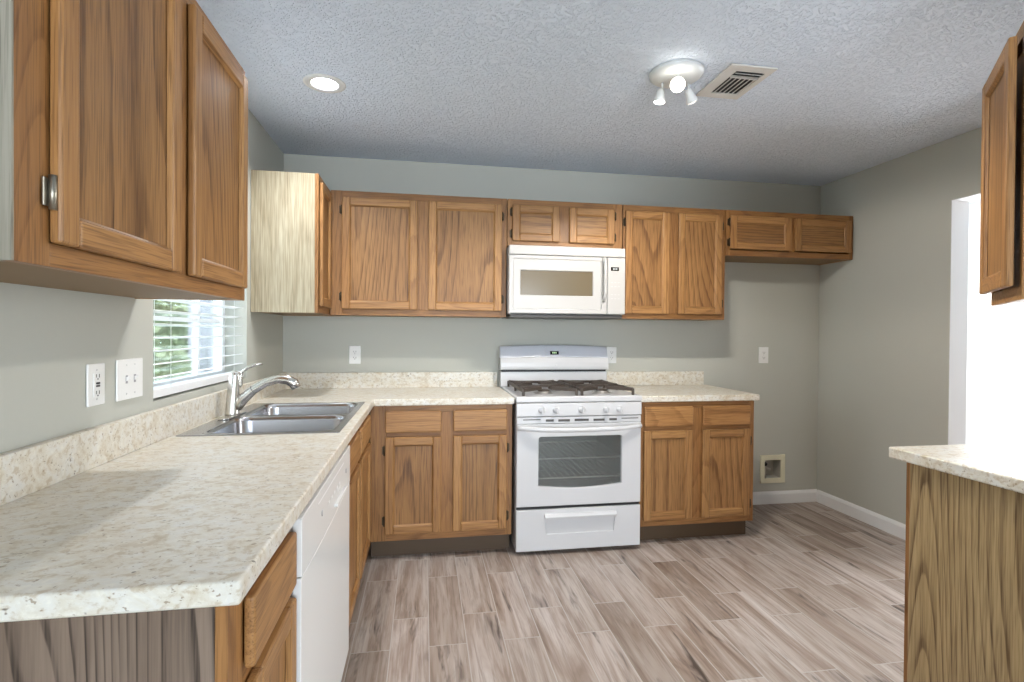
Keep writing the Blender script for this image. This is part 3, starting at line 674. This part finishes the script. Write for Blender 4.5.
# ------------------------------------------------------------------ microwave
MX0, MX1, MZ0, MZ1 = 1.424, 2.182, 1.412, 1.836; MF = -0.400
mw = thing('microwave', 'white over-the-range microwave mounted under the short wall cabinet', 'microwave', ((MX0+MX1)/2, -0.2, MZ0))
obj('body', B().box(MX0+0.002, MX1-0.002, -0.004, MF+0.045, MZ0-0.004, MZ1-0.001, 0.003), MWHITE, mw)
obj('bottom_grille', B().box(MX0+0.012, MX1-0.012, -0.02, MF+0.020, MZ0-0.027, MZ0-0.0045, 0.003), DARK, mw)
b = B(); b.box(MX0, MX1, MF+0.044, MF, 1.778, MZ1, 0.006); tb = obj('top_band', b, MWHITE, mw)
b = B()
for k in range(8): b.box(1.765+k*0.0085, 1.7705+k*0.0085, MF-0.0004, MF+0.001, 1.806, 1.812)
obj('maker_mark', b, PALEP, tb)
b = B(); ring_door([(2.060, MZ0), (2.060, 1.775), (MX0, 1.775), (MX0, MZ0)], rrect(1.450, 2.020, 1.440, 1.752, 0.006, 3), MF+0.040, MF, b); md = obj('door', b, MWHITE, mw)
b = B(); ring_door([(2.021, 1.439), (2.021, 1.753), (1.449, 1.753), (1.449, 1.439)], rrect(1.497, 1.967, 1.526, 1.681, 0.004, 3), MF+0.038, MF+0.005, b); obj('window_surround', b, MWHITE, md)
obj('window_screen', B().box(1.490, 1.975, MF+0.012, MF+0.018, 1.518, 1.690), MWGLASS, md)
b = B(); pts = [(2.036, MF-0.004-0.030*min(1, 2.2*math.sin(PI*k/14)), 1.495+0.275*k/14) for k in range(15)]; b.tube(pts, 0.0105, 12); obj('handle', b, MWHITE, md)
b = B(); b.box(2.063, MX1, MF+0.044, MF, MZ0, 1.775, 0.005); cpn = obj('control_panel', b, MWHITE, mw)
ds = obj('display', B().box(2.085, 2.138, MF-0.001, MF+0.003, 1.691, 1.714), LCD, cpn)
b = B()
for dx in (2.098, 2.108, 2.120): b.box(dx, dx+0.006, MF-0.0016, MF, 1.697, 1.708)
obj('clock_digits', b, mat('pale_digits', (0.55, 0.58, 0.6), 0.4), ds)
b = B()
for r in range(6):
    for c in range(3):
        if r in (0, 3): continue
        b.box(2.086+c*0.023, 2.099+c*0.023, MF-0.0005, MF+0.002, 1.640-r*0.026, 1.6435-r*0.026)
obj('button_marks', b, mat('faint_print', (0.62, 0.61, 0.60), 0.5), cpn)

# ------------------------------------------------------------------ dishwasher
DYa, DYb, DXF = -2.382, -1.602, 0.637
dw = thing('dishwasher', 'white dishwasher under the worktop next to the sink base cabinet', 'dishwasher', (0.3, (DYa+DYb)/2, 0))
obj('tub', B().box(0.03, 0.615, DYa+0.012, DYb-0.012, 0.02, 0.868), DWHITE, dw)
obj('kick_plate', B().box(0.50, 0.560, DYa+0.004, DYb-0.004, 0.001, 0.100), DWHITE, dw)

# control strip: upper bezel whose lower edge dips in the middle
t = B(); ybs = [DYa+(DYb-DYa)*k/20 for k in range(21)]
low = [(y, 0.735-0.012*(1-(2*k/20-1)**2)) for k, y in enumerate(ybs)]
t2 = B(); t2.prism([(y, z-0.0025) for y, z in low][::-1]+[(DYa, 0.105), (DYb, 0.105)], 'x', 0.616, DXF-0.001, 0, 0.002); obj('door_panel', t2, DWHITE, dw)
t.prism(low+[(DYb, 0.868), (DYa, 0.868)], 'x', 0.616, DXF, 0, 0.002); cs = obj('control_strip', t, DWHITE, dw)
obj('latch_slot', B().box(DXF-0.001, DXF+0.0005, -2.20, -1.76, 0.838, 0.842), PALEP, cs)
b = B(); b.box(DXF-0.002, DXF+0.010, -1.94, -1.74, 0.747, 0.757, 0.003); obj('latch_lip', b, DWHITE, cs)
b = B()
for y in (-2.145, -1.705): b.lathe([(0.009, 0), (0.009, 0.001), (0, 0.001)], 16, Matrix.Translation((DXF+0.0005, y, 0.800)) @ Matrix.Rotation(PI/2, 4, 'Y'))
obj('button', b, GREYP, cs)
b = B()
for k in range(5): b.box(DXF-0.001, DXF+0.0006, -2.05+k*0.048, -2.03+k*0.048, 0.792, 0.800)
for k in range(3): b.box(DXF-0.001, DXF+0.0006, -1.885+k*0.02, -1.875+k*0.02, 0.778, 0.788)
obj('button_marks', b, PALEP, cs)

# ------------------------------------------------------------------ wall plates
def plate(name, label, cat, w, h, loc, rz, kind):
    """local: plate faces -y"""
    r = thing(name, label, cat, loc, rz)
    obj('cover_plate', B().box(-w/2, w/2, -0.001, -0.0065, -h/2, h/2, 0.0025), PLATE, r, True)
    if kind == 'duplex':
        for s in (-1, 1):
            b = B(); b.prism([(0.0165*math.cos(a), s*0.0195+max(-0.0135, min(0.0135, 0.0175*math.sin(a)))) for a in [2*PI*k/24 for k in range(24)]], 'y', -0.006, -0.009)
            rc = obj('receptacle', b, PLATE, r, True)
            b = B(); b.box(-0.0085, -0.006, -0.0085, -0.0096, s*0.0195-0.002, s*0.0195+0.007); b.box(0.006, 0.0085, -0.0085, -0.0096, s*0.0195-0.003, s*0.0195+0.007); b.box(-0.0025, 0.0025, -0.0085, -0.0096, s*0.0195-0.0105, s*0.0195-0.006)
            obj('slot', b, SLOT, rc, True)
    elif kind == 'gfci':
        rc = obj('receptacle', B().box(-0.0165, 0.0165, -0.006, -0.0092, -0.0335, 0.0335, 0.001), PLATE, r, True)
        b = B()
        for s in (-1, 1):
            b.box(-0.008, -0.0055, -0.0088, -0.0097, s*0.023-0.003, s*0.023+0.006); b.box(0.0055, 0.008, -0.0088, -0.0097, s*0.023-0.004, s*0.023+0.006)
            b.box(-0.002, 0.002, -0.0088, -0.0097, s*0.023-0.0095, s*0.023-0.0055)
        obj('slot', b, SLOT, rc, True)
        obj('test_button', B().box(-0.008, 0.008, -0.009, -0.011, 0.001, 0.0065, 0.0006), BLACK, rc, True)
        obj('reset_button', B().box(-0.008, 0.008, -0.009, -0.011, -0.0065, -0.001, 0.0006), mat('dark_grey_button', (0.09, 0.08, 0.08), 0.5), rc, True)
    else:
        for dx in ((-0.023, 0.023) if kind == 'double' else (0,)):
            b = B(); b.box(dx-0.0055, dx+0.0055, -0.0063, -0.0074, -0.0125, 0.0125, 0.0003, 1)
            b.prism([(-0.006, -0.006), (-0.0175, 0.004), (-0.0165, 0.010), (-0.006, 0.007)], 'x', dx-0.0035, dx+0.0035, 0, 0.0006); obj('toggle', b, [PLATE, GREYP], r, True)
    b = B()
    for dx in ((-0.023, 0.023) if kind == 'double' else (0,)):
        for z in ((0,) if kind == 'duplex' else (-h/2+0.018, h/2-0.018)): b.lathe([(0.003, 0), (0.003, 0.001), (0, 0.0012)], 10, Matrix.Translation((dx, -0.0063, z)) @ Matrix.Rotation(PI/2, 4, 'X'))
    obj('screw', b, PALEP, r, True)
    return r
plate('wall_outlet', 'white duplex outlet on the back wall above the corner counter', 'outlet', 0.074, 0.120, (0.453, 0, 1.134), 0, 'duplex')
plate('wall_outlet', 'white duplex outlet half tucked behind the stove backguard', 'outlet', 0.074, 0.118, (2.240, 0, 1.133), 0, 'duplex')
plate('wall_outlet', 'white duplex outlet on the back wall in the empty refrigerator space', 'outlet', 0.080, 0.122, (3.448, 0, 1.133), 0, 'duplex')
plate('wall_outlet', 'white outlet with dark test buttons beside the double light switch', 'outlet', 0.078, 0.117, (0, -1.987, 1.136), PI/2, 'gfci')
plate('light_switch', 'white double light switch on the wall beside the window', 'switch', 0.145, 0.124, (0, -1.815, 1.137), PI/2, 'double')

# refrigerator water box, let into the back wall
wb = thing('water_supply_box', 'cream recessed water supply box low on the back wall', 'supply box', (3.535, 0, 0.26))
fx0, fx1, fz0, fz1 = 3.432, 3.639, 0.157, 0.372
b = B(); ring_door([(fx1, fz0), (fx1, fz1), (fx0, fz1), (fx0, fz0)], rrect(3.467, 3.602, 0.195, 0.332, 0.004, 2), -0.001, -0.011, b); obj('flange', b, CREAM, wb)
b = B(); x0, x1, z0, z1, t = 3.4625, 3.6075, 0.1885, 0.3395, 0.003
b.slab('y', -0.001, 0.085, [x0, x0+t, x1-t, x1], [z0, z0+t, z1-t, z1], lambda x, z: x0+t < x < x1-t and z0+t < z < z1-t); b.box(x0, x1, 0.085, 0.088, z0, z1)
obj('recess', b, BOXIN, wb)
b = B(); b.tube([(3.505, 0.05, z0+t+0.001), (3.505, 0.05, 0.285)], 0.011, 14); b.tube([(3.505, 0.05, 0.262), (3.545, 0.035, 0.250)], 0.009, 12); vv = obj('valve', b, CHROME_BAR, wb)
obj('valve_handle', B().lathe([(0, 0), (0.017, 0), (0.017, 0.014), (0, 0.014)], 10, Matrix.Translation((3.505, 0.047, 0.286)) @ Matrix.Rotation(0.5, 4, 'X')), BLACK, vv)

# ------------------------------------------------------------------ window blind
bd = thing('window_blind', 'white slatted blind hanging in the window over the sink', 'blind', (-0.04, (WY0+WY1)/2, WZ1))
by0, by1 = WY0+0.008, WY1-0.008
obj('head_rail', B().box(-0.062, -0.014, by0, by1, WZ1-0.048, WZ1-0.002, 0.002), BLIND, bd)
obj('valance', B().prism([(-0.010, WZ1-0.075), (-0.010, WZ1-0.004), (0.002, WZ1-0.004), (0.006, WZ1-0.014), (0.001, WZ1-0.024), (0.001, WZ1-0.055), (0.006, WZ1-0.065), (0.002, WZ1-0.075)], 'y', by0, by1), BLIND, bd)
ns = 20; zs0, zs1 = 1.118, WZ1-0.085
proto = None
for k in range(ns):
    z = zs0+(zs1-zs0)*k/(ns-1)
    if proto is None:
        b = B(); b.prism([(-0.025, -0.0010), (-0.012, 0.0008), (0, 0.0014), (0.012, 0.0008), (0.025, -0.0010), (0.025, 0.0014), (0.012, 0.0034), (0, 0.0040), (-0.012, 0.0034), (-0.025, 0.0014)], 'y', by0, by1)
        bmesh.ops.transform(b.bm, matrix=Matrix.Rotation(-0.13, 4, 'Y'), verts=b.bm.verts[:])
        proto = obj('slat', b, BLIND, bd, True)
        for v in proto.data.vertices: v.co.y -= (WY0+WY1)/2
        o = proto
    else:
        o = proto.copy(); COL.objects.link(o)
    o.location = (0.002, 0, z-WZ1)
obj('bottom_rail', B().box(-0.064, -0.012, by0, by1, 1.052, 1.082, 0.003), BLIND, bd)
for y in (WY0+0.15, WY1-0.15):
    b = B(); b.tube([(-0.066, y, 1.08), (-0.066, y, WZ1-0.05)], 0.0009, 6); b.tube([(-0.0105, y, 1.08), (-0.0105, y, WZ1-0.05)], 0.0009, 6); obj('ladder_cord', b, BLIND, bd)

# ------------------------------------------------------------------ ceiling things
rl = thing('recessed_light', 'white recessed can light in the ceiling above the sink', 'ceiling light', (CANX, CANY, H))
b = B(); b.lathe([(0.057, 0.0), (0.060, -0.005), (0.080, -0.006), (0.094, -0.003), (0.095, -0.001), (0.094, -0.0005), (0.0575, 0.0)], 40, Matrix.Translation((CANX, CANY, H))); obj('trim_ring', b, FIXT, rl)
b = B(); b.lathe([(0.057, 0.0), (0.054, 0.05), (0.050, 0.075), (0.040, 0.110), (0, 0.110)], 40, Matrix.Translation((CANX, CANY, H))); obj('can', b, mat('can_baffle_grey', (0.07, 0.07, 0.072), 0.4), rl)
b = B(); b.lathe([(0, 0.066), (0.030, 0.067), (0.036, 0.072), (0.036, 0.080), (0.020, 0.109), (0, 0.109)], 28, Matrix.Translation((CANX, CANY, H))); obj('bulb', b, CANB, rl)
lamp('can_lamp', 'POINT', (CANX, CANY, H+0.045), CAN_E*1.15, (0.97, 0.98, 1.0), shadow_soft_size=0.022)
FXX, FXY = 1.995, -1.445
sf = thing('spotlight_fixture', 'round white ceiling fixture with three lit spotlight heads', 'ceiling light', (FXX, FXY, H))
b = B(); b.lathe([(0, -0.030), (0.070, -0.029), (0.100, -0.024), (0.114, -0.014), (0.117, -0.001), (0, -0.001)], 40, Matrix.Translation((FXX, FXY, H))); obj('canopy', b, FIXT, sf)
heads = [((1.945, -1.390, 2.352), (-0.10, 0.10, -1.0), BULB2), ((1.985, -1.480, 2.372), (-0.42, -0.80, -0.42), BULB), ((2.085, -1.405, 2.358), (0.55, 0.30, -0.85), BULB2)]
for p, d, bm_ in heads:
    p = Vector(p); d = Vector(d).normalized(); M = Matrix.Translation(p) @ d.to_track_quat('Z', 'Y').to_matrix().to_4x4()
    top_ = Vector((p.x+(FXX-p.x)*0.15, p.y+(FXY-p.y)*0.15, H-0.026))
    b = B(); b.tube([top_, top_+Vector((0, 0, -0.02)), p-d*0.030], 0.0045, 10)
    b.lathe([(0, -0.036), (0.014, -0.036), (0.018, -0.020), (0.020, 0.0), (0.026, 0.012), (0.0275, 0.022), (0.0255, 0.022), (0.024, 0.012), (0, 0.008)], 24, M)
    hd = obj('spotlight_head', b, FIXT, sf)
    b = B(); b.lathe([(0, 0.008), (0.014, 0.009), (0.020, 0.018), (0.029, 0.032), (0.0305, 0.042), (0.026, 0.055), (0.014, 0.063), (0, 0.065)] if bm_ is BULB else [(0, 0.010), (0.020, 0.014), (0.0235, 0.0215), (0.020, 0.024), (0, 0.025)], 24, M); obj('bulb', b, bm_, hd)
    lamp('spotlight_lamp', 'SPOT', p+d*0.055, SPOT_E, (1.0, 0.93, 0.83), aim=p+d*0.055+Vector((d.x*0.5, d.y*0.5, -1)), shadow_soft_size=0.025, spot_size=math.radians(150), spot_blend=0.28)
vt = thing('air_vent', 'rectangular almond metal air vent in the ceiling beside the spotlight fixture', 'vent', (2.29, -1.418, H))
vx0, vx1, vy0, vy1 = 2.184, 2.402, -1.568, -1.266; ox0, ox1, oy0, oy1 = 2.238, 2.372, -1.520, -1.312
b = B().slab('z', H-0.009, H-0.001, [vx0, ox0, ox1, vx1], [vy0, oy0, oy1, vy1], lambda x, y: ox0 < x < ox1 and oy0 < y < oy1, bev=0.0025); obj('vent_frame', b, VENT, vt)
obj('dark_duct_backing', B().box(ox0-0.003, ox1+0.003, oy0-0.003, oy1+0.003, H-0.0025, H-0.0008), BLACK, vt)  # black sheet stands in for the dark inside the duct, no hole cut
for k in range(2):
    y = oy0+0.014+k*0.022; M = Matrix.Translation((0, y, H-0.009)) @ Matrix.Rotation(0.7, 4, 'X'); obj('louver', B().box(ox0, ox1, -0.008, 0.008, -0.0007, 0.0007, M=M), VENT, vt)
obj('louver_divider', B().box(ox0, ox1, oy0+0.047, oy0+0.051, H-0.013, H-0.003), VENT, vt)
for k in range(6):
    x = ox0+0.012+k*(ox1-ox0-0.022)/5; M = Matrix.Translation((x, 0, H-0.009)) @ Matrix.Rotation(-0.45, 4, 'Y'); obj('louver', B().box(-0.0075, 0.0075, oy0+0.052, oy1, -0.0007, 0.0007, M=M), VENT, vt)

# ------------------------------------------------------------------ outside the window
struct('ground_yard', B().box(-9, -0.3, -3, 14, -0.45, -0.40), GRASS)
fn = thing('garden_fence', 'pale grey board fence standing outside the window', 'fence', (-1.4, 5.0, -0.4))
b = B()
for k in range(16): b.box(-2.48+k*0.150, -2.48+k*0.150+0.144, 5.0, 5.025, -0.38, 2.6, 0.003)
b.box(-2.48, -0.10, 5.025, 5.06, 0.1, 0.19); b.box(-2.48, -0.10, 5.025, 5.06, 2.1, 2.19)
obj('board_panel', b, SIDING, fn)
obj('fence_post', B().box(-2.60, -2.50, 4.99, 5.09, -0.40, 2.65, 0.004), SIDING, fn)
def shrub(label, loc, r, h, nl):
    s = thing('shrub', label, 'shrub', loc)
    t = bmesh.new(); L0 = Vector(loc)
    for k in range(nl):
        th, ph = random.uniform(0, 2*PI), math.acos(random.uniform(-1, 1)); q = random.uniform(0.45, 1.0)
        c = L0+Vector((r*q*math.sin(ph)*math.cos(th), r*q*math.sin(ph)*math.sin(th), h*0.56+h*0.46*q*math.cos(ph)))
        a = Vector((random.gauss(0, 1), random.gauss(0, 1), random.gauss(0, .7))).normalized(); e = a.orthogonal().normalized(); l = random.uniform(0.07, 0.13); wd = l*0.42
        vs = [t.verts.new(c-a*l), t.verts.new(c+e*wd), t.verts.new(c+a*l), t.verts.new(c-e*wd)]; t.faces.new(vs)
    b = B(); b.merge(t); obj('foliage', b, LEAF, s)
    b = B(); b.tube([L0, L0+Vector((0.03, 0.02, h*0.3)), L0+Vector((0.0, 0.05, h*0.7))], [0.05, 0.04, 0.02], 8); obj('trunk', b, BARK, s)
shrub('leafy green shrub outside the window beside the fence post', (-3.35, 6.1, -0.4), 0.72, 2.9, 1500)
shrub('tall leafy shrub seen behind the other greenery outside the window', (-4.6, 8.3, -0.4), 1.3, 4.4, 2200)
shrub('low spreading shrub in front of the greenery outside the window', (-2.75, 4.05, -0.4), 0.6, 1.7, 900)

scene.cycles.use_denoising = True
